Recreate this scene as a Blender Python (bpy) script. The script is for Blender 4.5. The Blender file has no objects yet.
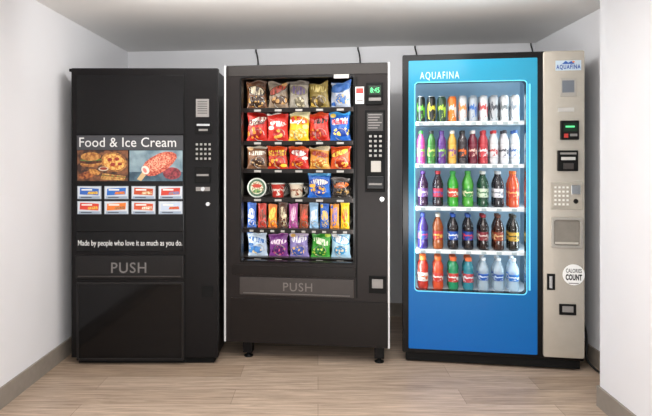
import bpy, bmesh, math, random
from mathutils import Vector, Matrix, noise as mnoise
random.seed(7)
S=bpy.context.scene; COL=S.collection
S.view_settings.view_transform='Standard'
F=558.;VX=318.;VY=158.;EYE=1.27;H=2.17
PI=math.pi
# ---------------------------------------------------------------- materials
def lin(h):
    h=h.lstrip('#'); o=[]
    for i in (0,2,4):
        v=int(h[i:i+2],16)/255
        o.append(v/12.92 if v<=.04045 else ((v+.055)/1.055)**2.4)
    return o
def rgba(h,k=1): return [min(1,c*k) for c in lin(h)]+[1]
MC={}
def base(name):
    m=bpy.data.materials.new(name); m.use_nodes=True
    nt=m.node_tree; b=nt.nodes['Principled BSDF']; return m,nt,b
def mat(name,col,rough=.5,metal=0,var=.06,scale=25,bump=0,emit=0,alpha=1,coat=0,spec=.5):
    if name in MC: return MC[name]
    m,nt,b=base(name); N=nt.nodes.new; L=nt.links.new
    tc=N('ShaderNodeTexCoord'); no=N('ShaderNodeTexNoise'); no.inputs['Scale'].default_value=scale
    L(tc.outputs['Object'],no.inputs['Vector'])
    r=N('ShaderNodeValToRGB'); r.color_ramp.elements[0].position=.3; r.color_ramp.elements[1].position=.7
    r.color_ramp.elements[0].color=rgba(col,1-var); r.color_ramp.elements[1].color=rgba(col,1+var)
    L(no.outputs['Fac'],r.inputs['Fac']); L(r.outputs['Color'],b.inputs['Base Color'])
    b.inputs['Roughness'].default_value=rough; b.inputs['Metallic'].default_value=metal
    b.inputs['Specular IOR Level'].default_value=spec
    b.inputs['Coat Weight'].default_value=coat
    if bump:
        bp=N('ShaderNodeBump'); bp.inputs['Strength'].default_value=bump; bp.inputs['Distance'].default_value=.002
        n2=N('ShaderNodeTexNoise'); n2.inputs['Scale'].default_value=260; L(tc.outputs['Object'],n2.inputs['Vector'])
        L(n2.outputs['Fac'],bp.inputs['Height']); L(bp.outputs['Normal'],b.inputs['Normal'])
    if emit:
        L(r.outputs['Color'],b.inputs['Emission Color']); b.inputs['Emission Strength'].default_value=emit
    if alpha<1: b.inputs['Alpha'].default_value=alpha
    MC[name]=m; return m
def mth(nt,op,a,b=None,c=None):
    n=nt.nodes.new('ShaderNodeMath'); n.operation=op
    for i,v in enumerate((a,b,c)):
        if v is None: continue
        if isinstance(v,(int,float)): n.inputs[i].default_value=v
        else: nt.links.new(v,n.inputs[i])
    return n.outputs[0]
def mix(nt,f,a,b):
    n=nt.nodes.new('ShaderNodeMix'); n.data_type='RGBA'
    for k,v in ((0,f),(6,a),(7,b)):
        if isinstance(v,(int,float,list)): n.inputs[k].default_value=v
        else: nt.links.new(v,n.inputs[k])
    return n.outputs[2]
def wrapper_mat(name,c0,c_logo,c_pic,c_pic2,c_top=None,lz=.66,ly=.13,lx=.4,seed=0):
    """printed foil: base colour, slanted ragged title patch with outline, mottled product picture, top band"""
    rnd=random.Random(seed)
    m,nt,b=base(name); N=nt.nodes.new; L=nt.links.new
    tc=N('ShaderNodeTexCoord'); sp=N('ShaderNodeSeparateXYZ'); L(tc.outputs['Generated'],sp.inputs[0])
    mp=N('ShaderNodeMapping'); mp.inputs['Location'].default_value=(seed*1.7,0,seed*.9); L(tc.outputs['Generated'],mp.inputs[0])
    no=N('ShaderNodeTexNoise'); no.inputs['Scale'].default_value=4; L(mp.outputs[0],no.inputs['Vector'])
    nv=no.outputs['Fac']; sl=rnd.uniform(-.25,.35)
    def ell(cx,cz,rx,rz,wob=0,pw=2.2,sl=0):
        zz=mth(nt,'SUBTRACT',sp.outputs[2],mth(nt,'MULTIPLY',mth(nt,'SUBTRACT',sp.outputs[0],.5),sl)) if sl else sp.outputs[2]
        dx=mth(nt,'POWER',mth(nt,'DIVIDE',mth(nt,'ABSOLUTE',mth(nt,'SUBTRACT',sp.outputs[0],cx)),rx),pw)
        dz=mth(nt,'POWER',mth(nt,'DIVIDE',mth(nt,'ABSOLUTE',mth(nt,'SUBTRACT',zz,cz)),rz),pw)
        s=mth(nt,'ADD',dx,dz)
        if wob: s=mth(nt,'ADD',s,mth(nt,'MULTIPLY',mth(nt,'SUBTRACT',nv,.5),wob))
        return s
    lt=lambda s,v=1: mth(nt,'LESS_THAN',s,v)
    col=mix(nt,mth(nt,'MULTIPLY',nv,.4),rgba(c0),rgba(c_pic2))
    if c_top: col=mix(nt,mth(nt,'GREATER_THAN',mth(nt,'ADD',sp.outputs[2],mth(nt,'MULTIPLY',sp.outputs[0],rnd.uniform(-.2,.25))),rnd.uniform(.8,.92)),col,rgba(c_top))
    vo=N('ShaderNodeTexVoronoi'); vo.inputs['Scale'].default_value=rnd.uniform(4,8); L(mp.outputs[0],vo.inputs['Vector'])
    pc=mix(nt,lt(vo.outputs['Distance'],.4),rgba(c_pic2),rgba(c_pic))
    col=mix(nt,lt(ell(rnd.uniform(.35,.65),rnd.uniform(.2,.32),rnd.uniform(.28,.44),rnd.uniform(.13,.2),1.8)),col,pc)
    e=ell(.5,lz+rnd.uniform(-.06,.06),lx*rnd.uniform(.8,1.05),ly*rnd.uniform(.7,1.15),.6,rnd.choice([2,2.4,6]),sl)
    style=rnd.choice([0,1,1])
    if style:
        col=mix(nt,lt(e,1.5),col,rgba(c_pic2))
    wv=N('ShaderNodeTexNoise'); wv.inputs['Scale'].default_value=1; m2_=N('ShaderNodeMapping'); m2_.inputs['Scale'].default_value=(22,1,3); L(mp.outputs[0],m2_.inputs[0]); L(m2_.outputs[0],wv.inputs['Vector'])
    strokes=mth(nt,'GREATER_THAN',wv.outputs['Fac'],.47)
    col=mix(nt,mth(nt,'MULTIPLY',lt(e),strokes),col,rgba(c_logo))
    if rnd.random()<.7: col=mix(nt,lt(ell(rnd.choice([.2,.8]),rnd.choice([.46,.14,.86]),.13,.07,.5)),col,rgba(rnd.choice([c_logo,c_pic])))
    L(col,b.inputs['Base Color']); b.inputs['Roughness'].default_value=.2
    b.inputs['Coat Weight'].default_value=.4
    bp=N('ShaderNodeBump'); bp.inputs['Strength'].default_value=.8; bp.inputs['Distance'].default_value=.009
    n2=N('ShaderNodeTexNoise'); n2.inputs['Scale'].default_value=6; n2.inputs['Detail'].default_value=3; L(mp.outputs[0],n2.inputs['Vector'])
    L(n2.outputs['Fac'],bp.inputs['Height']); L(bp.outputs['Normal'],b.inputs['Normal'])
    return m
def label_mat(c1,c2):
    k='lab'+c1+c2
    if k in MC: return MC[k]
    m,nt,b=base('printed_label'); N=nt.nodes.new; L=nt.links.new
    tc=N('ShaderNodeTexCoord'); sp=N('ShaderNodeSeparateXYZ'); L(tc.outputs['Generated'],sp.inputs[0])
    no=N('ShaderNodeTexNoise'); no.inputs['Scale'].default_value=3.5; L(tc.outputs['Generated'],no.inputs['Vector'])
    v=mth(nt,'ADD',sp.outputs[2],mth(nt,'MULTIPLY',mth(nt,'SUBTRACT',no.outputs['Fac'],.5),1.3))
    f=mth(nt,'MULTIPLY',mth(nt,'GREATER_THAN',v,.36),mth(nt,'LESS_THAN',v,.62))
    mp=N('ShaderNodeMapping'); mp.inputs['Scale'].default_value=(9,9,5); L(tc.outputs['Generated'],mp.inputs[0])
    n2=N('ShaderNodeTexNoise'); n2.inputs['Scale'].default_value=1.2; L(mp.outputs[0],n2.inputs['Vector'])
    f=mth(nt,'MULTIPLY',f,mth(nt,'GREATER_THAN',n2.outputs['Fac'],.42))
    L(mix(nt,f,rgba(c1),rgba(c2)),b.inputs['Base Color']); b.inputs['Roughness'].default_value=.3
    MC[k]=m; return m
# ---------------------------------------------------------------- mesh helpers
def link(o,parent=None):
    COL.objects.link(o)
    if parent: o.parent=parent
    return o
def obj(name,bm,mats,parent=None,smooth=False):
    me=bpy.data.meshes.new(name); bm.to_mesh(me); bm.free()
    for m in (mats if isinstance(mats,(list,tuple)) else [mats]): me.materials.append(m)
    if smooth:
        for p in me.polygons: p.use_smooth=True
    return link(bpy.data.objects.new(name,me),parent)
def addbox(bm,x0,x1,y0,y1,z0,z1,bev=0,mi=0):
    r=bmesh.ops.create_cube(bm,size=1)
    for v in r['verts']:
        v.co=Vector(((x0+x1)/2+v.co.x*(x1-x0),(y0+y1)/2+v.co.y*(y1-y0),(z0+z1)/2+v.co.z*(z1-z0)))
    fs=set(f for v in r['verts'] for f in v.link_faces)
    for f in fs: f.material_index=mi
    if bev:
        es=list(set(e for v in r['verts'] for e in v.link_edges))
        bmesh.ops.bevel(bm,geom=es,offset=bev,segments=2,affect='EDGES',profile=.6)
def box(name,x0,x1,y0,y1,z0,z1,m,parent=None,bev=.002):
    bm=bmesh.new(); addbox(bm,x0,x1,y0,y1,z0,z1,bev); return obj(name,bm,m,parent)
def prism(name,pts,z0,z1,m,parent=None):
    bm=bmesh.new(); a=[bm.verts.new((x,y,z0)) for x,y in pts]; b=[bm.verts.new((x,y,z1)) for x,y in pts]; n=len(pts)
    bm.faces.new(a); bm.faces.new(b)
    for i in range(n): bm.faces.new((a[i],a[(i+1)%n],b[(i+1)%n],b[i]))
    bmesh.ops.recalc_face_normals(bm,faces=bm.faces)
    return obj(name,bm,m,parent)
def lathe_bm(bm,prof,seg=20,mi=0):
    rings=[]
    for r,z in prof:
        rings.append([bm.verts.new((r*math.cos(2*PI*i/seg),r*math.sin(2*PI*i/seg),z)) for i in range(seg)])
    for a,b in zip(rings,rings[1:]):
        for i in range(seg):
            f=bm.faces.new((a[i],a[(i+1)%seg],b[(i+1)%seg],b[i])); f.material_index=mi; f.smooth=True
    f=bm.faces.new(list(reversed(rings[0]))); f.material_index=mi
    f=bm.faces.new(rings[-1]); f.material_index=mi
def lathe(name,prof,m,parent=None,seg=20):
    bm=bmesh.new(); lathe_bm(bm,prof,seg); return obj(name,bm,m,parent)
def disc(name,x,y0,y1,z,r,m,parent,seg=20,bev=.15):
    """short round stud whose axis points out of a front face"""
    bm=bmesh.new(); d=y1-y0
    lathe_bm(bm,[(r,0),(r,d*(1-bev)),(r*(1-bev),d)],seg)
    bm.transform(Matrix.Translation((x,y1,z))@Matrix.Rotation(PI/2,4,'X'))
    return obj(name,bm,m,parent)
def rr(x0,x1,z0,z1,r=0,n=5):
    if not r: return [(x0,z0),(x1,z0),(x1,z1),(x0,z1)]
    P=[]
    for cx,cz,a in ((x1-r,z0+r,-90),(x1-r,z1-r,0),(x0+r,z1-r,90),(x0+r,z0+r,180)):
        for i in range(n+1):
            t=math.radians(a+90*i/n); P.append((cx+r*math.cos(t),cz+r*math.sin(t)))
    return P
def curve_mesh(cu):
    o=bpy.data.objects.new('tmp',cu); COL.objects.link(o)
    dg=bpy.context.evaluated_depsgraph_get(); dg.update()
    me=bpy.data.meshes.new_from_object(o.evaluated_get(dg)); bpy.data.objects.remove(o); return me
def plate(name,loops,y0,y1,m,parent=None,bev=.0015):
    """flat front plate with holes; loops of (x,z)"""
    cu=bpy.data.curves.new(name,'CURVE'); cu.dimensions='2D'; cu.fill_mode='BOTH'
    cu.extrude=(y1-y0)/2-bev; cu.bevel_depth=bev; cu.offset=-bev
    for lp in loops:
        s=cu.splines.new('POLY'); s.points.add(len(lp)-1)
        for p,(x,z) in zip(s.points,lp): p.co=(x,z,0,1)
        s.use_cyclic_u=True
    me=curve_mesh(cu); me.transform(Matrix.Translation((0,(y0+y1)/2,0))@Matrix.Rotation(PI/2,4,'X'))
    me.name=name; me.materials.clear(); me.materials.append(m)
    return link(bpy.data.objects.new(name,me),parent)
def text(name,s,rect,y,m,parent,sp=1.0,bold=0):
    cu=bpy.data.curves.new(name,'FONT'); cu.body=s; cu.size=1; cu.extrude=.004; cu.space_character=sp; cu.offset=bold
    cu.resolution_u=4
    me=curve_mesh(cu); xs=[v.co.x for v in me.vertices]; ys=[v.co.y for v in me.vertices]
    x0,x1,z0,z1=rect; a,b,c,d=(min(xs),max(xs),min(ys),max(ys))
    for v in me.vertices:
        v.co=Vector((x0+(v.co.x-a)/(b-a)*(x1-x0), y-.0004+(-v.co.z)*.1, z0+(v.co.y-c)/(d-c)*(z1-z0)))
    me.materials.clear(); me.materials.append(m); me.name=name
    return link(bpy.data.objects.new(name,me),parent)
def tube(name,pts,r,m,parent=None,cyc=False,res=3):
    cu=bpy.data.curves.new(name,'CURVE'); cu.dimensions='3D'; cu.bevel_depth=r; cu.bevel_resolution=res; cu.resolution_u=8; cu.use_fill_caps=True
    s=cu.splines.new('NURBS' if len(pts)<30 else 'POLY'); s.points.add(len(pts)-1)
    for p,c in zip(s.points,pts): p.co=(*c,1)
    if len(pts)<30: s.order_u=3; s.use_endpoint_u=True
    me=curve_mesh(cu); me.materials.clear(); me.materials.append(m); me.name=name
    for p in me.polygons: p.use_smooth=True
    return link(bpy.data.objects.new(name,me),parent)
def decal(name,shapes,y,parent,step=.0005):
    """flat printed artwork: layered rectangles / ellipses / polygons in one mesh"""
    bm=bmesh.new(); ms=[]
    for i,sh in enumerate(shapes):
        k,m=sh[0],sh[-1]
        if m not in ms: ms.append(m)
        yy=y-step*i
        if k=='r': x0,x1,z0,z1=sh[1:5]; P=[(x0,z0),(x1,z0),(x1,z1),(x0,z1)]
        elif k=='e':
            cx,cz,rx,rz,a=sh[1:6]; P=[]
            for j in range(20):
                t=2*PI*j/20; u,v=rx*math.cos(t),rz*math.sin(t)
                P.append((cx+u*math.cos(a)-v*math.sin(a),cz+u*math.sin(a)+v*math.cos(a)))
        else: P=sh[1]
        f=bm.faces.new([bm.verts.new((x,yy,z)) for x,z in P]); f.material_index=ms.index(m)
    return obj(name,bm,ms,parent)
def tag(o,label,cat,group=None):
    o['label']=label; o['category']=cat
    if group: o['group']=group
    return o
def struct(o): o['kind']='structure'; return o
def dup(o,M):
    c=o.copy(); COL.objects.link(c); c.matrix_world=M
    for ch in list(o.children):
        d=ch.copy(); COL.objects.link(d); d.parent=c
    return c
class Machine:
    def __init__(s,name,Xl,Dl,Xr,Dr,label,cat):
        s.O=Vector(((Xl+Xr)/2,(Dl+Dr)/2)); s.u=Vector((Xr-Xl,Dr-Dl)); s.w=s.u.length; s.u/=s.w; s.n=Vector((-s.u.y,s.u.x))
        s.root=bpy.data.objects.new(name,None); COL.objects.link(s.root); s.root.empty_display_size=.1
        s.root.location=(s.O.x,s.O.y,0); s.a=math.atan2(s.u.y,s.u.x); s.root.rotation_euler=(0,0,s.a)
        tag(s.root,label,cat); s.M=Matrix.Translation((s.O.x,s.O.y,0))@Matrix.Rotation(s.a,4,'Z')
    def p(s,px,py,off=0):
        r=Vector(((px-VX)/F,1)); t=(s.O.dot(s.n)+off)/r.dot(s.n); q=r*t-s.O
        return q.dot(s.u), EYE+t*(VY-py)/F
    def R(s,a,b,c,d,off=0):
        """photo rectangle (left, top, right, bottom) -> x0,x1,z0,z1 on the plane"""
        m=(a+c)/2; return s.p(a,b,off)[0],s.p(c,b,off)[0],s.p(m,d,off)[1],s.p(m,b,off)[1]
    def W(s,x,y,z,rz=0): return s.M@Matrix.Translation((x,y,z))@Matrix.Rotation(rz,4,'Z')
# ---------------------------------------------------------------- room
def wall_mat(name,col):
    return mat(name,col,rough=.75,var=.012,scale=3,bump=.08,spec=.2)
WALL=wall_mat('white_wall_paint','#e9e9ec'); CEIL=wall_mat('ceiling_paint','#ecebe9')
BASEB=mat('taupe_vinyl_baseboard','#8f867c',rough=.55,var=.05)
def floor_mat():
    m,nt,b=base('wood_look_vinyl_planks'); N=nt.nodes.new; L=nt.links.new
    tc=N('ShaderNodeTexCoord'); br=N('ShaderNodeTexBrick'); L(tc.outputs['Object'],br.inputs['Vector'])
    br.offset=.37; br.inputs['Scale'].default_value=1; br.inputs['Brick Width'].default_value=1.22; br.inputs['Row Height'].default_value=.18
    br.inputs['Mortar Size'].default_value=.001; br.inputs['Color1'].default_value=rgba('#cab5a2'); br.inputs['Color2'].default_value=rgba('#ae9883'); br.inputs['Mortar'].default_value=rgba('#7a6a5b')
    mp=N('ShaderNodeMapping'); mp.inputs['Scale'].default_value=(2.0,36,1); L(tc.outputs['Object'],mp.inputs[0])
    no=N('ShaderNodeTexNoise'); no.inputs['Scale'].default_value=1.6; no.inputs['Detail'].default_value=8; no.inputs['Roughness'].default_value=.66; no.inputs['Distortion'].default_value=.8
    L(mp.outputs[0],no.inputs['Vector'])
    rp=N('ShaderNodeValToRGB'); e=rp.color_ramp.elements; e[0].position=.34; e[0].color=(.47,.44,.41,1); e[1].position=.64; e[1].color=(1.1,1.09,1.08,1)
    L(no.outputs['Fac'],rp.inputs[0])
    mx=N('ShaderNodeMix'); mx.data_type='RGBA'; mx.blend_type='MULTIPLY'; mx.inputs[0].default_value=.8
    L(br.outputs['Color'],mx.inputs[6]); L(rp.outputs[0],mx.inputs[7]); L(mx.outputs[2],b.inputs['Base Color'])
    b.inputs['Roughness'].default_value=.36; b.inputs['Specular IOR Level'].default_value=.35
    bp=N('ShaderNodeBump'); bp.inputs['Strength'].default_value=.08; L(no.outputs['Fac'],bp.inputs['Height']); L(bp.outputs[0],b.inputs['Normal'])
    return m
XL,YL,XR,YR=-1.613,4.737,1.698,4.367
PX,PY=1.44,2.85
struct(box('floor',-2.2,2.4,-1.2,5.0,-.1,0,floor_mat(),bev=0))
struct(box('ceiling',-2.2,2.4,-1.2,5.0,H,H+.1,CEIL,bev=0))
struct(prism('wall_left',[(XL,-1.2),(XL,5.0),(XL-.12,5.0),(XL-.12,-1.2)],0,H,WALL))
struct(prism('wall_back',[(XL,YL),(XR,YR),(XR,YR+.12),(XL,YL+.12)],0,H,WALL))
struct(prism('wall_right',[(XR,PY),(XR,YR+.2),(XR+.12,YR+.2),(XR+.12,PY)],0,H,WALL))
struct(prism('wall_right_front',[(PX,-1.2),(PX,PY),(PX+.5,PY),(PX+.5,-1.2)],0,H,WALL))
bt=.012; bh=.105
struct(prism('baseboard_left',[(XL,-1.2),(XL,YL),(XL+bt,YL),(XL+bt,-1.2)],0,bh,BASEB))
struct(prism('baseboard_back',[(XL+bt,YL-.002),(XR-bt,YR+.002),(XR-bt,YR-bt),(XL+bt,YL-bt-.001)],0,bh,BASEB))
struct(prism('baseboard_right',[(XR,PY),(XR,YR),(XR-bt,YR),(XR-bt,PY)],0,bh,BASEB))
struct(prism('baseboard_right_front',[(PX,-1.2),(PX,PY),(PX+.02,PY),(PX+.02,PY+bt),(PX-bt,PY+bt),(PX-bt,-1.2)],0,bh,BASEB))
# ---------------------------------------------------------------- shared materials
BLK=mat('black_steel','#100e0f',rough=.34,bump=.04,spec=.17); BLKG=mat('gloss_black_plastic','#0b0a0b',rough=.18,var=.03,spec=.25)
BLKM=mat('matte_black_plastic','#080808',rough=.6,spec=.18); DARK=mat('dark_brown_steel','#221d1c',rough=.34,bump=.04,spec=.18)
DARK2=mat('darker_brown_steel','#191514',rough=.28,spec=.2); GREYP=mat('grey_flap_plastic','#3e3937',rough=.4,spec=.25)
CHR=mat('brushed_chrome','#c9c9c9',rough=.25,metal=1); WHT=mat('white_print','#f2f2f0',rough=.5,var=.01); SOFTW=mat('soft_white_lettering','#d8d8d6',rough=.5,var=.01)
LGREY=mat('light_grey_print','#b8b6b2',rough=.5); MGREY=mat('mid_grey_print','#85817e',rough=.5)
SILV=mat('champagne_silver_panel','#c8c0b3',rough=.26,var=.02,metal=.45); SILV2=mat('silver_recess','#aaa59d',rough=.35,var=.03,metal=.3)
GRN=mat('green_led_digits','#59e08a',emit=.6,rough=.4); DGRN=mat('dark_lcd','#16301f',rough=.2)
SMK=mat('smoked_gloss_panel','#0c0b0c',rough=.1,var=.02,spec=.25)
def keypad(mc,name,rect,y,parent,cols,rows,mp,mb):
    x0,x1,z0,z1=rect; k=box(name,x0,x1,y-.006,y+.002,z0,z1,mp,parent,.001)
    cw=(x1-x0)/cols; ch=(z1-z0)/rows
    for r in range(rows):
        for c in range(cols):
            a=x0+cw*(c+.24); b=z0+ch*(r+.27)
            box('button',a,a+cw*.52,y-.009,y-.0055,b,b+ch*.46,mb,k,.0008)
    return k
def colr(h): return mat('print_'+h.strip('#'),h,rough=.4,var=.03)
BUT=mat('keypad_button_grey','#9b9894',rough=.5)
# ================================================================ MACHINE 1 : food & ice cream
m1=Machine('frozen_food_vending_machine',-1.513,3.42,-.613,3.42,'black vending machine with frozen food and ice cream pictures, left by the wall','vending machine')
r1=m1.root; w=m1.w/2; T1=m1.p(145,68)[1]
box('cabinet',-w+.015,w-.01,.05,.86,.035,T1-.01,BLK,r1,.006)
box('door',-w,w,-.0,.048,.045,T1,BLK,r1,.006)
box('base_plinth',-w+.03,w-.03,.04,.84,0,.034,BLKM,r1,.002)
R=m1.R
a=R(77,75,184,134); box('upper_panel',a[0],a[1],-.006,.002,a[2],a[3],SMK,r1,.002)
a=R(77,135,184,231); gp=box('display_panel',a[0],a[1],-.008,.002,a[2],a[3],BLKG,r1,.002)
a=R(77.5,135.5,183.5,150); hd=decal('menu_header',[('r',*a,colr('#3a3a3e'))],-.0088,gp)
a=R(80,137.5,176.5,147); text('menu_title','Food & Ice Cream',a,-.0092,SOFTW,gp,1.03,.002)
fx0,fx1,fz0,fz1=R(78,150.5,128.5,181)
def mottle(name,c1,c2,sc=70):
    if name in MC: return MC[name]
    m,nt,b=base(name); N=nt.nodes.new; L=nt.links.new
    tc=N('ShaderNodeTexCoord'); no=N('ShaderNodeTexNoise'); no.inputs['Scale'].default_value=sc; no.inputs['Detail'].default_value=3; L(tc.outputs['Object'],no.inputs['Vector'])
    r=N('ShaderNodeValToRGB'); e=r.color_ramp.elements; e[0].position=.4; e[0].color=rgba(c1); e[1].position=.62; e[1].color=rgba(c2)
    L(no.outputs['Fac'],r.inputs[0]); L(r.outputs[0],b.inputs['Base Color']); b.inputs['Roughness'].default_value=.5; MC[name]=m; return m
fw=fx1-fx0; fh=fz1-fz0
fx=lambda v:fx0+fw*v
fz=lambda v:fz0+fh*v
BUN=mottle('bun_print','#8a5022','#c48c48',60); PAT=mottle('patty_print','#28100a','#5c2814'); PEP=mottle('sausage_print','#6c180e','#a83420',90); CHE=mottle('cheese_print','#b86c28','#e8bc68',75)
sh=[('r',fx0,fx1,fz0,fz1,mottle('table_print','#2c160e','#7c4c30',28)),
 ('e',fx(.72),fz(.62),fw*.26,fh*.32,-.2,mottle('crust_print','#7c4820','#b47c40',60)),('e',fx(.72),fz(.62),fw*.22,fh*.26,-.2,CHE),
 ('e',fx(.64),fz(.7),fw*.05,fh*.06,0,PEP),('e',fx(.78),fz(.72),fw*.05,fh*.06,0,PEP),('e',fx(.7),fz(.54),fw*.05,fh*.06,0,PEP),('e',fx(.84),fz(.56),fw*.045,fh*.05,0,PEP),
 ('e',fx(.27),fz(.56),fw*.21,fh*.1,.03,BUN),('e',fx(.27),fz(.64),fw*.22,fh*.08,.03,PAT),('e',fx(.27),fz(.69),fw*.22,fh*.04,.03,colr('#4c6c2c')),('e',fx(.27),fz(.8),fw*.2,fh*.14,.03,BUN),
 ('e',fx(.2),fz(.2),fw*.17,fh*.12,.2,mottle('wing_print','#5c200e','#b06834')),('e',fx(.34),fz(.3),fw*.12,fh*.09,-.3,mottle('nugget_print','#8c5420','#cc9048',70)),
 ('p',[(fx(.46),fz(.06)),(fx(.92),fz(.02)),(fx(.96),fz(.16)),(fx(.5),fz(.26))],mottle('sub_print','#946028','#d4a860',70)),
 ('p',[(fx(.48),fz(.17)),(fx(.95),fz(.1)),(fx(.95),fz(.14)),(fx(.49),fz(.22))],mottle('filling_print','#8c2c1a','#64803c',90)),
 ('e',fx(.52),fz(.4),fw*.1,fh*.07,0,colr('#c8b8a0')),('e',fx(.52),fz(.41),fw*.075,fh*.045,0,colr('#8c2c18'))]
decal('food_picture',sh,-.0096,gp,.00015)
ix0,ix1,iz0,iz1=R(130,150.5,183,181); iw=ix1-ix0; ih=iz1-iz0
P=[(ix0+iw*.14,iz0+ih*.06),(ix0+iw*.22,iz0+ih*.0),(ix0+iw*.36,iz0+ih*.3),(ix0+iw*.28,iz0+ih*.38)]
CRN=mottle('crunchy_ice_cream_print','#9c3022','#dc7c60',85)
body=[(ix0+iw*x,iz0+ih*z) for x,z in ((.24,.3),(.30,.2),(.38,.16),(.48,.18),(.6,.27),(.72,.41),(.82,.58),(.89,.76),(.88,.88),(.8,.95),(.68,.96),(.55,.9),(.4,.76),(.3,.62),(.24,.46))]
core=[(ix0+iw*(.56+(x-.56)*.72-.01),iz0+ih*(.56+(z-.56)*.7+.03)) for x,z in ((.24,.3),(.38,.16),(.56,.24),(.74,.44),(.88,.76),(.82,.94),(.62,.94),(.4,.76),(.24,.5))]
sh=[('r',ix0,ix1,iz0,iz1,mottle('sky_backdrop_print','#5c7480','#8ba0a8',12)),('r',ix0,ix1,iz0,iz0+ih*.3,mottle('blue_cloth_print','#2c4454','#4c6674',20)),('e',ix0+iw*.8,iz0+ih*.25,iw*.17,ih*.2,0,mottle('berry_print','#5c1c26','#a03c44',60)),
 ('p',P,colr('#c8a878')),('p',body,CRN),('p',core,mottle('crumb_print','#b84834','#f0b090',110)),('e',ix0+iw*.3,iz0+ih*.36,iw*.07,ih*.15,.6,colr('#e8d8cc')),('e',ix0+iw*.29,iz0+ih*.35,iw*.03,ih*.09,.6,colr('#d87c70'))]
decal('ice_cream_picture',sh,-.0096,gp,.0002)
cc=[('#2f5fb0','#e8c64a'),('#2766b8','#e2733a'),('#b8451f','#e9d6b0'),('#c43a2a','#4b78c0'),('#d03a28','#f0b040'),('#e0762c','#8a3a1a'),('#c9502c','#f3ead8'),('#b9c6d8','#c6362a')]
for i in range(8):
    cx=78+27*(i%4); cy=186+15*(i//4)
    a=R(cx,cy,cx+24,cy+13); k=box('menu_card',a[0],a[1],-.0105,-.0082,a[2],a[3],colr('#9aa2ad'),gp,.0006)
    c1,c2=cc[i]; W_=a[1]-a[0]; H_=a[3]-a[2]
    x_=lambda f:a[0]+W_*f
    z_=lambda f:a[2]+H_*f
    sk=.04 if i%2 else -.04
    decal('card_picture',[('r',x_(.03),x_(.97),z_(.05),z_(.95),colr('#c8ced4')),
      ('r',x_(.06),x_(.94),z_(.05),z_(.22),colr('#8fa0b4')),
      ('p',[(x_(.1),z_(.32-sk)),(x_(.88),z_(.32+sk)),(x_(.9),z_(.84+sk)),(x_(.12),z_(.84-sk))],mottle('m'+c1,c1,c1,60)),
      ('p',[(x_(.42),z_(.36)),(x_(.86),z_(.38)),(x_(.84),z_(.6)),(x_(.46),z_(.56))],mottle('n'+c2,c2,'#b87840',110)),
      ('r',x_(.18),x_(.62),z_(.66),z_(.77),colr('#e4e2dc')),
      ('r',x_(.15),x_(.6),z_(.1),z_(.17),colr('#40464e'))],-.0108,k,.0002)
a=R(77,232,184,251); sp_=box('slogan_panel',a[0],a[1],-.006,.002,a[2],a[3],BLKG,r1,.002)
text('slogan','Made by people who love it as much as you do.',R(78.5,240,182.5,247.2),-.0064,SOFTW,sp_,1.0,0.004)
FLB=mat('flap_black','#181616',rough=.28,spec=.25)
a=R(76,255,184,278); fl=box('push_flap',a[0],a[1],-.014,.002,a[2],a[3],FLB,r1,.005)
text('push_lettering','PUSH',R(112,262,147,272.5),-.0145,mat('push_grey','#6c6866',rough=.4),fl,1.12,.006)
b=R(79,275.4,181,276.4); box('flap_pull',b[0],b[1],-.02,-.012,b[2],b[3],GREYP,fl,.001)
a=R(77,282,184,360); plate('lower_frame',[rr(*a,.004,2),rr(a[0]+.012,a[1]-.012,a[2]+.012,a[3]-.012,.003,2)],-.009,.001,mat('frame_black','#1c1a1a',rough=.28,spec=.3),r1,.0015)
box('lower_panel',a[0]+.013,a[1]-.013,-.004,.002,a[2]+.013,a[3]-.013,SMK,r1,.001)
a=R(184.6,72,185.8,362); box('column_seam',a[0],a[1],-.002,.002,a[2],a[3],BLKM,r1,0)
a=R(196,99,209,117); ct=box('instruction_plate',a[0],a[1],-.004,.002,a[2],a[3],MGREY,r1,.001)
decal('printed_lines',[('r',a[0]+.01,a[1]-.01,a[3]-.02-.014*i,a[3]-.014-.014*i,colr('#4c4a48')) for i in range(6)],-.0046,ct,.00001)
a=R(195,122,212,134); cs=box('coin_unit',a[0],a[1],-.008,.002,a[2],a[3],BLKM,r1,.002)
b=R(197,124,210,126); box('slot_trim',b[0],b[1],-.010,-.007,b[2],b[3],CHR,cs,.0005)
b=R(199,129,208,131); box('coin_slot',b[0],b[1],-.010,-.007,b[2],b[3],MGREY,cs,.0005)
keypad(m1,'keypad',R(195,142,212,161),0,r1,4,4,BLKM,BUT)
a=R(195,167,211,183); cr=box('bill_slot',a[0],a[1],-.012,.002,a[2],a[3],BLKM,r1,.003)
b=R(197,174,209,176); box('slot_mouth',b[0],b[1],-.014,-.011,b[2],b[3],MGREY,cr,.0005)
x,z=m1.p(208,204); disc('return_button',x,-.01,0,z,.013,CHR,r1)
b=R(196,187,210,191); sq=box('lock_plate',b[0],b[1],-.004,0,b[2],b[3],MGREY,r1,.001)
x,z=m1.p(203,189); disc('door_lock',x,-.012,-.003,z,.014,CHR,sq)
a=R(202,286,213,297); box('coin_return_cup',a[0],a[1],-.006,.002,a[2],a[3],BLKM,r1,.002)
box('top_bracket',-w-.04,-w+.06,.06,.09,T1-.012,T1+.006,BLKM,r1,.002)
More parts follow.
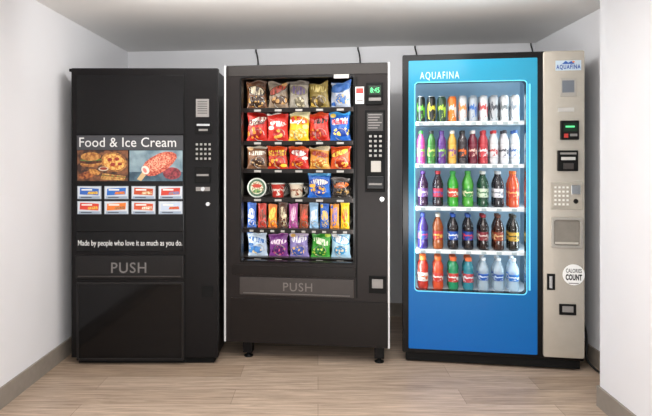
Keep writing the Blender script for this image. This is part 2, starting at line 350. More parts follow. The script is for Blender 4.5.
# ================================================================ MACHINE 2 : snacks
m2=Machine('snack_vending_machine',-.58,3.51,.424,3.38,'dark brown glass-front snack vending machine standing between two others','vending machine')
r2=m2.root; w=m2.w/2; R=m2.R; T2=1.85; B2=m2.p(305,345)[1]
bm=bmesh.new()
addbox(bm,-w+.01,-w+.035,.062,.84,B2,T2); addbox(bm,w-.20,w-.01,.062,.84,B2,T2); addbox(bm,-w+.035,w-.2,.80,.84,B2,T2)
addbox(bm,-w+.035,w-.2,.062,.80,T2-.03,T2); addbox(bm,-w+.035,w-.2,.062,.80,B2,m2.p(298,266)[1]-.02)
obj('cabinet',bm,DARK2,r2)
win=R(241,77,354,262); full=(-w,w,B2,T2)
plate('door',[rr(*full,.008,2),rr(*win,.012,4)],0,.06,DARK,r2,.003)
a=R(240,76,355,263); plate('window_frame',[rr(*a,.015,4),rr(win[0]+.004,win[1]-.004,win[2]+.004,win[3]-.004,.012,4)],-.008,.0,BLKG,r2,.001)
LIN=mat('interior_liner','#282422',rough=.5)
bm=bmesh.new(); lx0,lx1=-w+.036,w-.202; lz0=m2.p(298,266)[1]-.019
addbox(bm,lx0,lx0+.004,.064,.79,lz0,T2-.031); addbox(bm,lx1-.004,lx1,.064,.79,lz0,T2-.031); addbox(bm,lx0,lx1,.786,.79,lz0,T2-.031); addbox(bm,lx0,lx1,.064,.79,lz0,lz0+.004)
obj('liner',bm,LIN,r2)
TRIM=mat('pale_edge_trim','#d4d4d4',rough=.35,var=.02)
for sx in(-1,1): box('edge_trim',sx*(w+.005)-.006,sx*(w+.005)+.006,-.002,.05,B2,T2,TRIM,r2,.002)
a=R(228,64,388,75); hb=box('header_bar',a[0]+.005,a[1]-.005,-.006,.0,a[2],T2-.006,mat('header_steel','#302c2a',rough=.3,spec=.3),r2,.002)
a=R(334,74.5,349,78.5); box('header_sticker',a[0],a[1],-.0105,-.0075,a[2],a[3],LGREY,r2,.0004)
a=R(240,278,354,296); fl=box('push_flap',a[0],a[1],-.012,.002,a[2],a[3],GREYP,r2,.005)
text('push_lettering','PUSH',R(283.5,282.5,312.5,291),-.0125,mat('dim_lettering','#67615d',rough=.4),fl,1.12,.004)
b=R(244,293.4,350,294.4); box('flap_pull',b[0],b[1],-.017,-.010,b[2],b[3],mat('flap_lip','#5c5653',rough=.35),fl,.001)
a=R(232,266,356,276); box('window_sill',a[0],a[1],-.006,.002,a[2],a[3],DARK2,r2,.003)
a=R(231,300,388,343); box('kick_panel',a[0],a[1],-.008,.002,a[2],a[3],DARK2,r2,.003)
a=R(356.2,77,357.4,298); box('column_seam',a[0],a[1],-.002,.002,a[2],a[3],BLKM,r2,0)
for px in (245,379):
    x=m2.p(px,355)[0]
    for yy in (.06,.76):
        lg=box('leg',x-.03,x+.03,yy,yy+.06,.03,B2+.002,BLK,r2,.004)
        lf=lathe('leveling_foot',[(.028,0),(.03,.006),(.012,.012),(.012,.032)],BLKM,lg); lf.location=(x,yy+.03,0)
a=R(366,83,383,105); db=box('display_unit',a[0],a[1],-.02,.002,a[2],a[3],BLKM,r2,.004)
b=R(369,86,381,95); box('display_screen',b[0],b[1],-.022,-.018,b[2],b[3],DGRN,db,.0005); text('price_digits','8:45',R(370.5,88,379.5,93),-.0222,GRN,db)
b=R(369,98,381,101); box('slot_mouth',b[0],b[1],-.022,-.018,b[2],b[3],MGREY,db,.0005)
a=R(355.5,87,364,104); b=box('notice_sticker',a[0],a[1],-.0095,-.0078,a[2],a[3],WHT,r2,.0002)
decal('sticker_block',[('r',a[0]+.004,a[1]-.004,a[3]-.04,a[3]-.008,colr('#b3342c'))],-.01,b,.0002)
decal('printed_lines',[('r',a[0]+.006,a[1]-.006,a[2]+.016,a[2]+.024,MGREY)],-.01,b,.0002)
a=R(365,110,385,192); cp=box('selection_panel',a[0],a[1],-.008,.002,a[2],a[3],BLKM,r2,.003)
a=R(367,113,383,131); ip=box('instruction_plate',a[0],a[1],-.0105,-.0075,a[2],a[3],mat('dark_instruction','#343232'),cp,.0005)
decal('printed_lines',[('r',a[0]+.008,a[1]-.008-.012*(i%3),a[3]-.014-.016*i,a[3]-.008-.016*i,MGREY) for i in range(6)],-.011,ip,.00001)
keypad(m2,'keypad',R(368,134,383,158),-.008,r2,3,5,BLKG,BUT)
a=R(371,161,381,172); c_=box('coin_insert',a[0],a[1],-.014,-.007,a[2],a[3],SILV2,cp,.002)
a=R(367,176,384,189); bs=box('bill_slot',a[0],a[1],-.022,-.007,a[2],a[3],BLKG,cp,.004)
b=R(369,183,382,185); box('slot_mouth',b[0],b[1],-.024,-.021,b[2],b[3],MGREY,r2,.0005)
x,z=m2.p(382,199); disc('door_lock',x,-.012,0,z,.015,CHR,r2)
a=R(369,276,386,293); rc=box('coin_return_cup',a[0],a[1],-.008,.002,a[2],a[3],BLKM,r2,.003)
b=R(372,279,383,288); box('return_door',b[0],b[1],-.011,-.007,b[2],b[3],MGREY,rc,.002)
SHY=[110,143,171,200,231,260]; TRAY=mat('tray_steel','#57524e',rough=.35,metal=.5); TAGM=mat('price_tag_card','#a4a19c',rough=.5)
COIL=mat('spiral_wire','#a8a59f',rough=.3,metal=1)
YF=.10
trays=[]
def helix(name,x,z,r,parent,turns=7):
    pts=[(x+r*math.cos(t*2*PI/10),YF+.012+.40*t/(turns*10),z+r+r*math.sin(t*2*PI/10)) for t in range(turns*10+1)]
    return tube(name,pts,.002,COIL,parent,res=1)
for ri,sy in enumerate(SHY):
    z=m2.p(297,sy-2,YF)[1]
    t=box('product_tray',lx0+.006,lx1-.006,YF,.60,z-.012,z,TRAY,r2,.001)
    box('tray_front',lx0+.006,lx1-.006,YF-.012,YF-.001,z-.026,z+.002,DARK2,t,.001)
    n=10 if ri==4 else 5
    for k in range(n):
        px=258+20.6*k if n==5 else 252+10.35*k
        x=m2.p(px,200,YF)[0]
        hw=.022 if n==5 else .012
        box('price_tag',x-hw,x+hw,YF-.0145,YF-.0115,z-.021,z-.008,TAGM,t,.0004)
        helix('spiral_coil',x,z+.003,.038 if n==5 else .022,t,7)
    trays.append(z)
tb=box('light_tube',lx0+.05,lx1-.05,.075,.095,T2-.06,T2-.045,mat('fluorescent_tube','#fff6e8',emit=2),r2,.004)
# ---- wrappers
def bag_bm(w,h,t,seed,crimp=.06,wave=1):
    bm=bmesh.new(); nx,nz=18,22
    lean=random.uniform(-.08,.08)*wave
    for s in(-1,1):
        g=[]
        for j in range(nz+1):
            v=j/nz; row=[]
            vv=min(max((v-crimp)/(1-2*crimp),0),1)
            pz=max(0,math.sin(PI*vv))**.55
            pinch=1-.09*pz*(.6+.4*wave)
            for i in range(nx+1):
                u=i/nx; pu=max(0,math.sin(PI*u))**.65
                d=t/2*pz*pu
                if 0<vv<1: d*=1+.5*wave*mnoise.noise(Vector((u*4,v*4,seed+s*3)))+.35*wave*mnoise.noise(Vector((u*12,v*10,seed)))
                if vv<=0 or vv>=1: d=.0008+(.0012 if (i%2) else 0)
                ed=1+.08*wave*mnoise.noise(Vector((v*4,seed,7+(u>.5))))
                x=(u-.5)*w*pinch*ed+lean*w*v; z=v*h
                if v>.5: z-=h*.12*wave*(mnoise.noise(Vector((u*2.5,seed,1)))+.2)*(v-.5)*2
                if j==nz: z+=.002 if i%2 else 0
                row.append(bm.verts.new((x,s*d,z)))
            g.append(row)
        for j in range(nz):
            for i in range(nx):
                q=(g[j][i],g[j][i+1],g[j+1][i+1],g[j+1][i])
                f=bm.faces.new(q if s<0 else q[::-1]); f.smooth=True
    bmesh.ops.remove_doubles(bm,verts=bm.verts,dist=.0003)
    return bm
ORD=['leftmost','second from left','middle','second from right','rightmost']
RN=['top','second','third','fourth','fifth','bottom']
CNT=[0]
def place_bag(row,px0,py0,px1,py1,look,cols,t,group,cat='snack bag',name='chip_bag',word=None,where='',wave=1):
    off=YF+.055; CNT[0]+=1
    x0,x1,z0,z1=m2.R(px0,py0,px1,py1,off); z=trays[row]+.0005
    h=z1-z; w_=x1-x0; t*=.8
    b=bag_bm(w_*1.04,h,t,random.random()*50,wave=wave)
    M=wrapper_mat('foil_wrapper',*cols,seed=CNT[0])
    o=obj(name,b,M); o.matrix_world=m2.W((x0+x1)/2,off,z,random.uniform(-.14,.14))
    tag(o,f'{look}, {where} on the {RN[row]} snack shelf',cat,group)
    if word:
        tt=text('bag_lettering',word[0],(-w_*.36,w_*.36,h*.57,h*.73),-t/2*1.4-.001,colr(word[1]),o,1,.02)
    return o
g='snack bags in the glass-front machine'
r0=[('brown snack mix bag',('#6c4428','#d8ccb0','#b58a4c','#34200f','#4a2c1c'),None),
 ('clear bag of pretzels with tan print',('#94806a','#a7402e','#b78a52','#4a301c','#7d7368'),None),
 ('cream and grey popcorn bag',('#a59d90','#5d4a76','#d3c6a2','#756c56','#68605a'),None),
 ('olive and gold chip bag',('#907c3c','#d6c47c','#c8a44c','#4c3a16','#4c4028'),None),
 ('blue and silver chip bag',('#b4bcc8','#2d5ea8','#c9b26a','#3c68a4','#2c569a'),None)]
for k,(l,c,wd) in enumerate(r0): place_bag(0,247.5+20.7*k,81+(k%2)*.8,267.5+20.7*k,108,l,c,.06,g,word=wd,where=ORD[k])
r1_=[('dark red tortilla chip bag',('#d02a1e','#f0e0d0','#e88a30','#8a1410','#9a1812'),('Doritos','#1c1c1c')),
 ('bright red and white chip bag',('#e0342a','#f6f0e6','#f0b048','#b01c16','#e0d8d0'),None),
 ('bright yellow potato chip bag',('#ffd32a','#d9281e','#f8e08c','#e0a420','#f0e8b8'),("Lay's",'#ffffff')),
 ('red bag of nacho chips',('#d42e1e','#1c1a18','#f0902c','#9c1810','#e0502a'),None),
 ('royal blue ridged chip bag',('#2468c4','#f0f4f8','#f0d060','#123c94','#3a98dc'),('Ruffles','#c3241c'))]
for k,(l,c,wd) in enumerate(r1_): place_bag(1,247.5+20.7*k,112+(k%2),267.8+20.7*k,141,l,c,.07,g,word=wd,where=ORD[k])
r2_=[('brown and white snack bag',('#7d563c','#f0e8d8','#d9b080','#3a2418','#c8beac'),None),
 ('orange-red cheese cracker bag',('#d83a1e','#f8d83a','#f8a22c','#9c2010','#e8501c'),('CHEEZ-IT','#a01810')),
 ('scarlet cheese cracker bag with wavy title',('#dc3022','#f8f0e8','#f8a22c','#a01810','#e8602c'),None),
 ('golden orange cracker bag',('#e8a040','#9c2a18','#f8d070','#b8641c','#d4c4a0'),None),
 ('orange and red crunchy snack bag',('#e25a22','#f8d04a','#f8a840','#9a2410','#c83018'),None)]
for k,(l,c,wd) in enumerate(r2_): place_bag(2,247.5+20.7*k,146.5-(k%2)*.6,267.6+20.7*k,169,l,c,.055,g,word=wd,where=ORD[k])
off=YF+.06
x,z=m2.p(258.5,186,off); zt=trays[3]; rad=.062
bm=bmesh.new(); lathe_bm(bm,[(rad*.72,0),(rad*.8,.008),(rad*.96,.055),(rad,.06)],28); bm.transform(Matrix.Rotation(PI/2,4,'X'))
tub=obj('noodle_bowl',bm,mat('dark_green_tub','#2f4a3c')); tub.matrix_world=m2.W(x,off+.02,zt+rad+.001)
tag(tub,'round noodle bowl on edge with printed lid facing the glass, fourth snack shelf','noodle bowl')
bm=bmesh.new(); lathe_bm(bm,[(rad*1.02,0),(rad*1.02,.004)],28); bm.transform(Matrix.Translation((0,-.0605,0))@Matrix.Rotation(PI/2,4,'X')); obj('lid',bm,mat('white_lid','#c9cdc4'),tub)
decal('lid_print',[('e',0,0,rad*.9,rad*.9,0,colr('#3c5a44')),('e',0,0,rad*.68,rad*.68,0,mottle('noodle_print','#8c7a50','#ddd8c6',90)),('e',0,.012,rad*.5,rad*.2,0,colr('#b03a26')),('e',.0,-.022,rad*.4,rad*.2,0,mottle('herb_print','#2c5a38','#8ca860',90))],-.0655,tub,.0003)
for k,(px,c1,c2,l) in enumerate(((278,'#b8342a','#e8e0d4','red soup cup with white lid beside the round bowl'),(296.5,'#d8cdb8','#8c4a2a','cream soup cup with brown band beside the blue bag'))):
    x,z=m2.p(px,190,off)
    r_=.046; h_=m2.p(px,183,off)[1]-zt
    cu=lathe('soup_cup',[(r_*.78,0),(r_*.8,.003),(r_*.97,h_*.9),(r_,h_*.92)],label_mat(c1,c2),seg=24); cu.matrix_world=m2.W(x,off,zt+.0005)
    lathe('lid',[(r_*1.04,h_*.921),(r_*1.05,h_*.97),(r_*.95,h_)],mat('white_lid','#d9dcd4'),cu,24); tag(cu,l+' on fourth snack shelf','soup cup')
place_bag(3,308.5,172,330.8,199,'shiny blue cookie bag',('#2470d0','#f0e8d8','#e8b040','#0f3c9c','#58a8e0'),.05,g,where='second from right')
place_bag(3,332,177,351,199,'black and orange snack bag',('#2c2624','#c8642a','#9c7a48','#1a1614','#504846'),.05,g,where='rightmost')
bars=[('blue and silver candy bar','#3a6ac4','#e8ecf4'),('red and brown candy bar','#c03424','#5c2c18'),('orange candy bar','#f27f1f','#f8e058'),('dark brown candy bar','#5c321c','#e8d8b0'),('pink and purple candy bar','#b8529c','#f8d8e8'),
 ('brown and red candy bar','#8a4422','#e84828'),('pale blue candy bar','#9cc8ec','#f8f8f8'),('blue and yellow candy bar','#2464c4','#f8d038'),('orange and blue candy bar','#f09a28','#2c64c4'),('bright yellow candy bar','#ffd01e','#c83420')]
NTH=['first','second','third','fourth','fifth','sixth','seventh','eighth','ninth','tenth']
for k,(l,c1,c2) in enumerate(bars):
    px=252+10.35*k
    place_bag(4,px-4.3,202.5+(k*7%3)*.8,px+4.3,229,l,(c1,c2,c2,c1,None,.55,.25,.34),.03,'candy bars in the glass-front machine','candy bar','candy_bar',where=NTH[k]+' from left',wave=.4)
r5=[('white and light blue snack pouch',('#d8e8f4','#2c6ab0','#e8d8b0','#4c8ad0','#3a78c8')),
 ('purple and pink snack pouch',('#8a4296','#f8e0f0','#e8629c','#5c2068','#b864b0')),
 ('lilac snack pouch with white title',('#9c8ac4','#f8f6fa','#f0c070','#4c60b0','#d0c0e0')),
 ('bright green snack pouch',('#44ac3a','#f0f8d8','#c8e858','#1c7424','#60c850')),
 ('pale blue and white snack pouch',('#b4d8ec','#f8f8fa','#f0e0b8','#3a90c4','#e4f0f4'))]
for k,(l,c) in enumerate(r5): place_bag(5,249+20.7*k,232+(k%3)*.7,267.8+20.7*k,258,l,c,.05,g,name='snack_pouch',where=ORD[k])
# ================================================================ MACHINE 3 : drinks
m3=Machine('drink_vending_machine',.525,3.474,1.579,3.31,'blue glass-front cold drink vending machine with silver control column, right side','vending machine')
r3=m3.root; w=m3.w/2; R=m3.R; T3=1.91; B3=m3.p(490,362)[1]
bm=bmesh.new(); cx1=m3.p(540,200)[0]
addbox(bm,-w+.03,-w+.055,.062,.80,.06,T3-.01); addbox(bm,cx1,w-.03,.062,.80,.06,T3-.01); addbox(bm,-w+.055,cx1,.77,.80,.06,T3-.01)
addbox(bm,-w+.055,cx1,.062,.77,T3-.05,T3-.01); zb=m3.p(470,297)[1]-.03; addbox(bm,-w+.055,cx1,.062,.77,.06,zb)
obj('cabinet',bm,BLK,r3)
box('base_plinth',-w+.02,w-.02,.01,.78,.012,.06,BLKM,r3,.003)
for sx in(-1,1):
    for yy in(.08,.7):
        lf=lathe('leveling_foot',[(.028,0),(.028,.006),(.014,.012)],BLKM,r3); lf.location=(sx*(w-.08),yy,0)
win=R(415,82,526,292)
plate('door',[rr(-w,w,.062,T3,.01,3),rr(*win,.022,6)],0,.06,BLKG,r3,.004)
def bluemat():
    m,nt,b=base('backlit_blue_front'); N=nt.nodes.new; L=nt.links.new
    tc=N('ShaderNodeTexCoord'); sp=N('ShaderNodeSeparateXYZ'); L(tc.outputs['Generated'],sp.inputs[0])
    r=N('ShaderNodeValToRGB'); e=r.color_ramp.elements; e[0].position=0; e[0].color=rgba('#07418c'); e[1].position=1; e[1].color=rgba('#27819f')
    q=e.new(.3); q.color=rgba('#074d9e'); q=e.new(.7); q.color=rgba('#105c98')
    no=N('ShaderNodeTexNoise'); no.inputs['Scale'].default_value=2
    L(tc.outputs['Object'],no.inputs['Vector'])
    v=mth(nt,'ADD',mth(nt,'MULTIPLY',sp.outputs[2],.85),mth(nt,'MULTIPLY',sp.outputs[0],.12))
    L(mth(nt,'ADD',v,mth(nt,'MULTIPLY',mth(nt,'SUBTRACT',no.outputs['Fac'],.5),.15)),r.inputs[0])
    L(r.outputs[0],b.inputs['Base Color']); b.inputs['Roughness'].default_value=.12; b.inputs['Specular IOR Level'].default_value=.25
    L(r.outputs[0],b.inputs['Emission Color']); b.inputs['Emission Strength'].default_value=.3
    return m
bp=R(408.5,59.5,537,351)
plate('front_panel',[rr(*bp,.006,2),rr(win[0]-.003,win[1]+.003,win[2]-.003,win[3]+.003,.024,6)],-.012,-.0005,bluemat(),r3,.002)
CY=mat('cyan_trim','#62c8ea',emit=.45,rough=.3,var=.03)
plate('window_trim',[rr(win[0]-.005,win[1]+.005,win[2]-.005,win[3]+.005,.025,6),rr(win[0]+.001,win[1]-.001,win[2]+.001,win[3]-.001,.021,6)],-.014,-.0121,CY,r3,.0006)
a=R(527.5,84,529,290); box('side_cyan_strip',a[0]+.004,a[1]+.006,-.0145,-.0121,a[2],a[3],CY,r3,.0008)  # thin cyan strip with emission, right of the window
text('header_lettering','AQUAFINA',R(420,72,459,80.5),-.0125,mat('pale_lettering','#c8e2f2',rough=.4),r3,1.25,-.006)
LW=mat('white_drink_liner','#b4cfe2',rough=.45,var=.02)
bm=bmesh.new(); a0,a1=-w+.056,cx1-.001
addbox(bm,a0,a0+.004,.064,.765,zb+.001,T3-.051); addbox(bm,a1-.004,a1,.064,.765,zb+.001,T3-.051); addbox(bm,a0+.004,a1-.004,.56,.565,zb+.001,T3-.051)
addbox(bm,a0,a1,.064,.765,T3-.056,T3-.051); addbox(bm,a0,a1,.064,.765,zb,zb+.005)
obj('liner',bm,LW,r3)
LEDM=mat('led_strip_light','#c8f0ff',emit=4)
for x in (a0+.012,a1-.012): box('led_strip',x-.004,x+.004,.066,.078,zb+.05,T3-.08,LEDM,r3,.001)
SH3=[124,166.5,209.5,252.5,293]; YF3=.10; zs=[]
SHM=mat('white_shelf_plastic','#e6ecf0',rough=.4,var=.02)
C7=[423+15.1*k for k in range(7)]; C10=[421+10.45*k for k in range(10)]
for ri,sy in enumerate(SH3):
    z=m3.p(470,sy-2,YF3)[1]; zs.append(z)
    s=box('drink_shelf',a0+.03,a1-.02,YF3-.01,.54,z-.008,z,SHM,r3,.001)
    box('shelf_front',a0+.03,a1-.02,YF3-.022,YF3-.011,z-.020,z+.004,SHM,s,.002)
    for px in (C10 if ri<2 else C7):
        x=m3.p(px,200,YF3)[0]
        box('price_tag',x-.015,x+.015,YF3-.0245,YF3-.0215,z-.018,z-.002,mat('pale_price_tag','#a9b8bc'),s,.0003)
def soda(c_liq,c1,c2,cap,h=.225,clear=False):
    s=h/.225; q=.92
    prof=[(.024,0),(.033,.004),(.0355,.016),(.034,.05),(.0335,.06),(.0335,.115),(.0355,.13),(.035,.145),(.028,.167),(.017,.190),(.0135,.198),(.0135,.212)]
    m=mat('liquid_'+c_liq,c_liq,rough=.1,var=.05,alpha=.5 if clear else .88,coat=.5)
    o=lathe('drink_bottle',[(r*q,z*s) for r,z in prof],m,seg=20)
    lathe('label',[(.0342*q,(.072 if clear else .062)*s),(.0347*q,(.075 if clear else .066)*s),(.0347*q,.112*s),(.0352*q,.116*s)],label_mat(c1,c2),o,20)
    lathe('cap',[(.0148,.205*s),(.015,.207*s),(.015,.222*s),(.0135,.225*s)],mat('cap_'+cap,cap,rough=.4),o,16)
    return o
def slim(c_liq,c1,cap,h=.21):
    """slim shouldered bottle in a full printed sleeve, screw cap"""
    s=h/.21
    prof=[(.018,0),(.0245,.004),(.0262,.014),(.0262,.03),(.0248,.05),(.0248,.115),(.0262,.132),(.0255,.15),(.019,.168),(.0135,.178),(.0125,.184),(.0125,.196)]
    o=lathe('slim_bottle',[(r,z*s) for r,z in prof],mat('liquid_'+c_liq,c_liq,rough=.15,var=.05,coat=.5,alpha=.92),seg=20)
    lathe('label',[(.0258,.04*s),(.0256,.05*s),(.0256,.115*s),(.0262,.122*s)],label_mat(c_liq if c_liq!=c1 else '#e8e8e8',c1),o,20)
    lathe('cap',[(.0138,.19*s),(.014,.192*s),(.014,.207*s),(.0126,.21*s)],mat('cap_'+cap,cap,rough=.4),o,16)
    return o
def sport(c_liq,c1,c2,cap,h=.215):
    s=h/.215; q=.93
    prof=[(.028,0),(.035,.005),(.0365,.02),(.0345,.035),(.0355,.05),(.0355,.11),(.0335,.125),(.036,.14),(.034,.16),(.024,.178),(.02,.185),(.02,.195)]
    o=lathe('sports_drink_bottle',[(r*q,z*s) for r,z in prof],mat('liquid_'+c_liq,c_liq,rough=.12,var=.05,coat=.5,alpha=.9),seg=20)
    lathe('label',[(.0357*q,.052*s),(.0361*q,.055*s),(.0361*q,.106*s),(.0357*q,.108*s)],label_mat(c1,c2),o,20)
    lathe('cap',[(.0212,.188*s),(.0215,.19*s),(.0215,.211*s),(.0195,.215*s)],mat('cap_'+cap,cap,rough=.4),o,16)
    return o
def can(c1,c2,h=.165,r=.031):
    o=lathe('drink_can',[(r*.75,0),(r*.85,.003),(r,.012),(r,h-.018),(r*.84,h-.004)],label_mat(c1,c2),seg=24)
    lathe('lid',[(r*.85,h-.0039),(r*.87,h-.001),(r*.84,h),(r*.8,h-.002)],mat('can_lid','#c6c8cc',rough=.3,metal=.8),o,24)
    box('pull_tab',-.007,.007,-.014,.006,h-.0019,h+.0005,mat('can_lid','#c6c8cc'),o,.0005)
    return o
rows=[
 [('c','black can with green mark','#1c201c','#5cb83a'),('c','black can with yellow mark','#1e1e1c','#d8c83a'),('c','dark green can','#24402c','#a8d040'),('c','orange can','#e8782a','#e8e0d4'),('c','silver and orange can','#c4c6c8','#e08a48'),('c','silver can with blue mark','#a8b0b8','#3a6ab0'),('c','white can with red mark','#d8dadc','#c05050'),('c','silver can with dark mark','#b4b8bc','#4c5058'),('c','white can with grey mark','#d4d6d8','#7c8488'),('c','white can with pale stripe','#d8dadc','#8c9aa8')],
 [('t','slim pink bottle','#c04a90','#6ab84a','#3c8c3c'),('t','slim green bottle','#3c7a34','#c8e070','#2c2c2c'),('t','slim purple bottle','#5c3480','#8cc858','#50307c'),('t','slim gold bottle','#d8a84a','#7a4090','#e8e4d8'),('t','slim dark bottle with orange mark','#3c3438','#e8702c','#2c2828'),('t','slim maroon bottle','#702434','#e0c0b0','#e0dcd8'),('t','slim red and white bottle','#b83a42','#f0ecec','#b8343c'),('t','slim white bottle with red mark','#d4d4d6','#b84848','#c03c40'),('t','slim white bottle with dark mark','#d4d4d8','#50505a','#3c3c44'),('t','slim white bottle with blue mark','#d4d8dc','#5a7ab4','#3c60a4')],
 [('b','dark purple soda bottle','#38183c','#6a4a8c','#d0c8d8','#502870'),('b','dark cola bottle with red and blue label','#2a1820','#b83048','#4a5a9c','#b02c34'),('b','bright green soda bottle with red label','#34a028','#c83a2c','#f0f0d8','#2c903c'),('b','lime green soda bottle','#50a83c','#2c8838','#e8e8c0','#3c983c'),('b','dark green soda bottle','#1a4a30','#c8d8c0','#2c7040','#d0d4d0'),('b','dark soda bottle with white label','#2a282e','#dcdce4','#7c8490','#c8ccd0'),('b','orange-red soda bottle','#d0502a','#c03828','#f0b070','#d86c2c')],
 [('b','violet soda bottle with pink label','#40307c','#3c50a8','#c8588c','#3a4890'),('b','amber tea bottle with red label','#a0501c','#b02c2c','#e0b850','#d0c8b8'),('b','dark cola bottle with royal blue label','#1a1216','#2050a8','#e8ecf0','#2050a8'),('b','dark cola bottle with navy label','#1c1418','#1c3c90','#c83438','#1c4898'),('b','dark cola bottle with maroon label','#20100e','#7c2430','#d0c0b8','#902430'),('b','brown root beer bottle','#3c1c10','#8c3a24','#d0b080','#5c3020'),('b','black and gold soda bottle','#201a12','#c0983c','#2c2824','#282418')],
 [('s','red sports drink bottle with orange cap','#cc3828','#e8e0d8','#d0602c','#e8702c'),('s','orange-red sports drink bottle','#dc5430','#c03024','#f0e8e0','#e8702c'),('s','green sports drink bottle with red label','#2a9464','#c03a34','#e8ece8','#e0682c'),('s','teal sports drink bottle','#388c9c','#b84048','#dce8ec','#e0703c'),('w','clear water bottle with deep blue label','#cfe2ee','#2058b0','#e0ecf4','#e8eef2'),('w','clear water bottle with navy label','#cfe2ee','#2a54a0','#c8dcec','#e8eef2'),('w','clear water bottle with bright blue label','#cfe2ee','#2c74c4','#f0f4f8','#e8eef2')]]
RN3=['top','second','third','fourth','bottom']
heights=[.168,.215,.228,.225,.208]
for ri,row in enumerate(rows):
    for k,it in enumerate(row):
        kind,l=it[0],it[1]; h=heights[ri]
        if kind=='c': o=can(it[2],it[3],h,.0255)
        elif kind=='t': o=slim(it[2],it[3],it[4],h)
        elif kind=='b': o=soda(it[2],it[3],it[4],it[5],h)
        elif kind=='w': o=soda(it[2],it[3],it[4],it[5],h,True); o.name='water_bottle'
        else: o=sport(it[2],it[3],it[4],it[5],h)
        off=YF3+.034
        x=m3.p((C10 if ri<2 else C7)[k],200,off)[0]; z=zs[ri]+.0005
        cat='drink can' if kind=='c' else 'drink bottle'
        for d in range(2):
            M=m3.W(x,off+.082*d,z,random.uniform(-.5,.5)); pos='front' if d==0 else 'rear'
            q=o if d==0 else dup(o,M)
            if d==0: q.matrix_world=M
            tag(q,f'{l}, {NTH[k]} column, {pos}, {RN3[ri]} drink shelf',cat,'drinks in the blue vending machine')
a=R(542.5,50.5,583.5,357); col=plate('control_column',[rr(a[0],a[1],.085,T3-.004,.012,3)],-.022,-.0005,SILV,r3,.004)
Y=-.022
a=R(554.5,61,580,71); lg=box('logo_plate',a[0],a[1],Y-.0015,Y+.001,a[2],a[3],colr('#b8c8d4'),col,.0002)
mw=a[1]-a[0]; mh=a[3]-a[2]
decal('mountain_emblem',[('p',[(a[0]+mw*.25,a[2]+mh*.64),(a[0]+mw*.75,a[2]+mh*.64),(a[0]+mw*.62,a[2]+mh*.93),(a[0]+mw*.5,a[2]+mh*.76),(a[0]+mw*.4,a[2]+mh*.97)],colr('#1c4c9c')),('e',a[0]+mw*.7,a[2]+mh*.84,mw*.05,mh*.09,0,colr('#d8742c'))],Y-.0019,lg,.0002)
text('logo_lettering','AQUAFINA',R(555.2,65.2,579.3,70.4),Y-.0018,colr('#123c8c'),lg,1.25,.03)
a=R(559,79,575,97); sc=box('card_display',a[0],a[1],Y-.004,Y+.001,a[2],a[3],SILV2,col,.002); b=R(561,81,573,93); box('screen',b[0],b[1],Y-.0052,Y-.003,b[2],b[3],mat('grey_screen','#6b7078',rough=.15),sc,.0005)
a=R(557,108,573,112); box('instruction_strip',a[0],a[1],Y-.002,Y+.001,a[2],a[3],LGREY,col,.0004)
a=R(559,121,577,140); cr=box('card_reader',a[0],a[1],Y-.022,Y+.001,a[2],a[3],BLKM,col,.004)
b=R(562,123.5,575,131.5); box('reader_screen',b[0],b[1],Y-.0235,Y-.02,b[2],b[3],DGRN,cr,.0005); decal('reader_digits',[('r',b[0]+.008,b[1]-.015,b[2]+.022,b[2]+.032,GRN)],Y-.024,cr,.0001)
b=R(562,134,566,138); box('reader_key',b[0],b[1],Y-.0245,Y-.02,b[2],b[3],colr('#b8342c'),cr,.0005)
b=R(568,134,575,136.5); box('card_slot',b[0],b[1],Y-.0235,Y-.02,b[2],b[3],MGREY,cr,.0005)
a=R(556,150.5,576,171); bv=box('bill_acceptor',a[0],a[1],Y-.026,Y+.001,a[2],a[3],BLKM,col,.005)
b=R(559,157,573,160); box('slot_mouth',b[0],b[1],Y-.0275,Y-.024,b[2],b[3],LGREY,bv,.0006)
b=R(561,163,571,169); box('slot_guide',b[0],b[1],Y-.034,Y-.024,b[2],b[3],GREYP,bv,.002)
b=R(558,152.5,574,154.5); box('status_strip',b[0],b[1],Y-.0275,Y-.024,b[2],b[3],MGREY,bv,.0006)
a=R(550,182,581,209); kp=box('selection_panel',a[0],a[1],Y-.003,Y+.001,a[2],a[3],mat('pale_selection_panel','#a9a296',rough=.35),col,.002)
keypad(m3,'keypad',R(552,185,568,206),Y-.003,kp,4,5,mat('pale_selection_panel','#b9b2a6'),mat('white_buttons','#e8e6e0'))
a2=R(570,185,579,194); box('coin_slot_plate',a2[0],a2[1],Y-.006,Y-.002,a2[2],a2[3],CHR,kp,.001); x,z=m3.p(574.5,201); disc('return_button',x,Y-.008,Y-.002,z,.014,BLKM,kp)
a=R(550,217,581,247); plate('recess_frame',[rr(*a,.012,4),rr(a[0]+.014,a[1]-.014,a[2]+.014,a[3]-.014,.016,5)],Y-.014,Y+.0005,SILV2,col,.002)
REC=mat('recess_grey','#857f76',rough=.2)
box('recess_door',a[0]+.014,a[1]-.014,Y-.002,Y+.0005,a[2]+.014,a[3]-.014,REC,col,.001)
box('flap_bar',a[0]+.022,a[1]-.022,Y-.009,Y-.0015,a[2]+.02,a[2]+.034,mat('recess_light','#b9b3a8',rough=.25),col,.002)
a=R(546,273,554,289); hn=box('door_latch',a[0],a[1],Y-.006,Y+.001,a[2],a[3],BLKM,col,.002); b=R(548,275,551,287); box('latch_pull',b[0],b[1],Y-.012,Y-.005,b[2],b[3],CHR,hn,.001)
x,z=m3.p(572.5,274); st=disc('round_sticker',x,Y-.0015,Y,z,.062,WHT,col,28,.02)
text('sticker_lettering','CALORIES',R(564.8,268,580.5,272),Y-.0018,BLKM,st,1.05,.01); text('sticker_lettering','COUNT',R(564.5,273.5,580.8,279.5),Y-.0018,BLKM,st,1.08,.045)
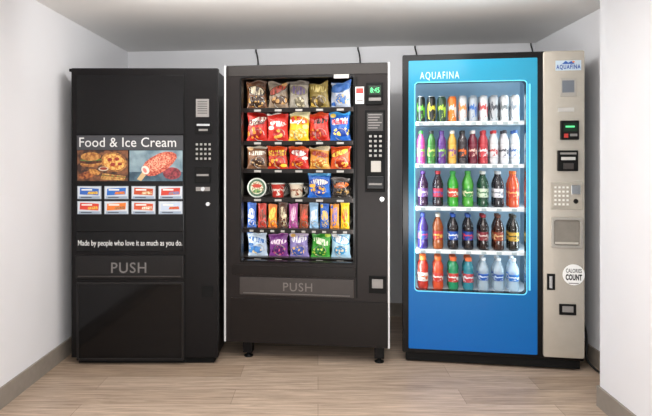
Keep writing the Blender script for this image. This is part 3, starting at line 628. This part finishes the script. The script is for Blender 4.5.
decal('sticker_line',[('r',*R(567.5,282,577.5,283),MGREY)],Y-.0018,st,.0001)
a=R(558,303,575,314); rc=box('coin_return_cup',a[0],a[1],Y-.006,Y+.001,a[2],a[3],BLKM,col,.004); b=R(561,305,572,311); box('return_door',b[0],b[1],Y-.009,Y-.005,b[2],b[3],MGREY,rc,.002)
# ================================================================ cords
CORD=mat('black_cord_rubber','#161616',rough=.5)
def backy(x): return YL+(YR-YL)*(x-XL)/(XR-XL)
for px,l in ((258,'thin black cord on the back wall above the snack machine, left one'),(360,'thin black cord on the back wall above the snack machine, right one'),(417,'thin black cord on back wall above left end of the blue machine'),(533,'thin black cord near the corner above right end of the blue machine')):
    D=4.5; x=(px-VX)/F*D; y=backy(x)-.012; x=(px-VX)/F*y
    tag(tube('wall_cord',[(x,y,1.2),(x,y,1.8),(x+.004,y,2.04),(x-.006,y,2.12),(x-.018,y,2.15),(x-.016,y,2.165)],.006,CORD),l,'cord')
tag(tube('power_cord',[(1.655,3.85,.5),(1.672,3.62,.36),(1.668,3.48,.22),(1.65,3.42,.12),(1.62,3.38,.05),(1.65,3.30,.008),(1.665,3.2,.008)],.007,CORD),'black power cord drooping to the floor beside the blue machine','cord')
# ================================================================ lights
def area(name,M,sx,sy,e,col=(1,1,1)):
    l=bpy.data.lights.new(name,'AREA'); l.shape='RECTANGLE'; l.size=sx; l.size_y=sy; l.energy=e; l.color=col
    o=bpy.data.objects.new(name,l); COL.objects.link(o); o.matrix_world=M; return o
def aim(p,d,up=(0,0,1)):
    z=-Vector(d).normalized(); x=Vector(up).cross(z).normalized(); y=z.cross(x)
    return Matrix.Translation(p)@Matrix((x,y,z)).transposed().to_4x4()
area('ceiling_light',Matrix.Translation((0,1.5,H-.01)),1.6,1.4,41,(1,.985,.96))
area('back_wall_fill',aim((0,2.9,2.135),(0,1,.02)),2.2,.04,16,(1,.99,.97))  # added fill out of view, brightens the back wall above the machines
area('ceiling_fill',aim((0,-.7,.5),(0,.7,1)),2.0,.8,68,(1,.99,.97))  # added fill low behind the camera, lifts the ceiling brightness
zc=(zb+T3)/2
area('drink_light_left',m3.M@aim((a0+.025,.085,zc),(.75,.65,0)),.03,1.25,2.8,(.80,.94,1))
area('drink_light_right',m3.M@aim((a1-.025,.085,zc),(-.75,.65,0)),.03,1.25,2.8,(.80,.94,1))
z2=(lz0+T2)/2
area('snack_fill_left',m2.M@aim((lx0+.01,.07,z2),(.8,.6,0)),.02,1.1,1.4,(1,.96,.9))  # added fill, spreads light evenly over the snack shelves
area('snack_fill_right',m2.M@aim((lx1-.01,.07,z2),(-.8,.6,0)),.02,1.1,1.4,(1,.96,.9))  # matching added fill on the other side of the shelves
wd=bpy.data.worlds.new('World'); S.world=wd; wd.use_nodes=True; bg=wd.node_tree.nodes['Background']; bg.inputs[0].default_value=(.96,.98,1,1); bg.inputs[1].default_value=.85
# ================================================================ camera
cd=bpy.data.cameras.new('Camera'); cd.sensor_width=36; cd.lens=F/652*36; cd.shift_x=8/652; cd.shift_y=-50/652
co=bpy.data.objects.new('Camera',cd); COL.objects.link(co); co.location=(0,0,EYE); co.rotation_euler=(PI/2,0,0); S.camera=co
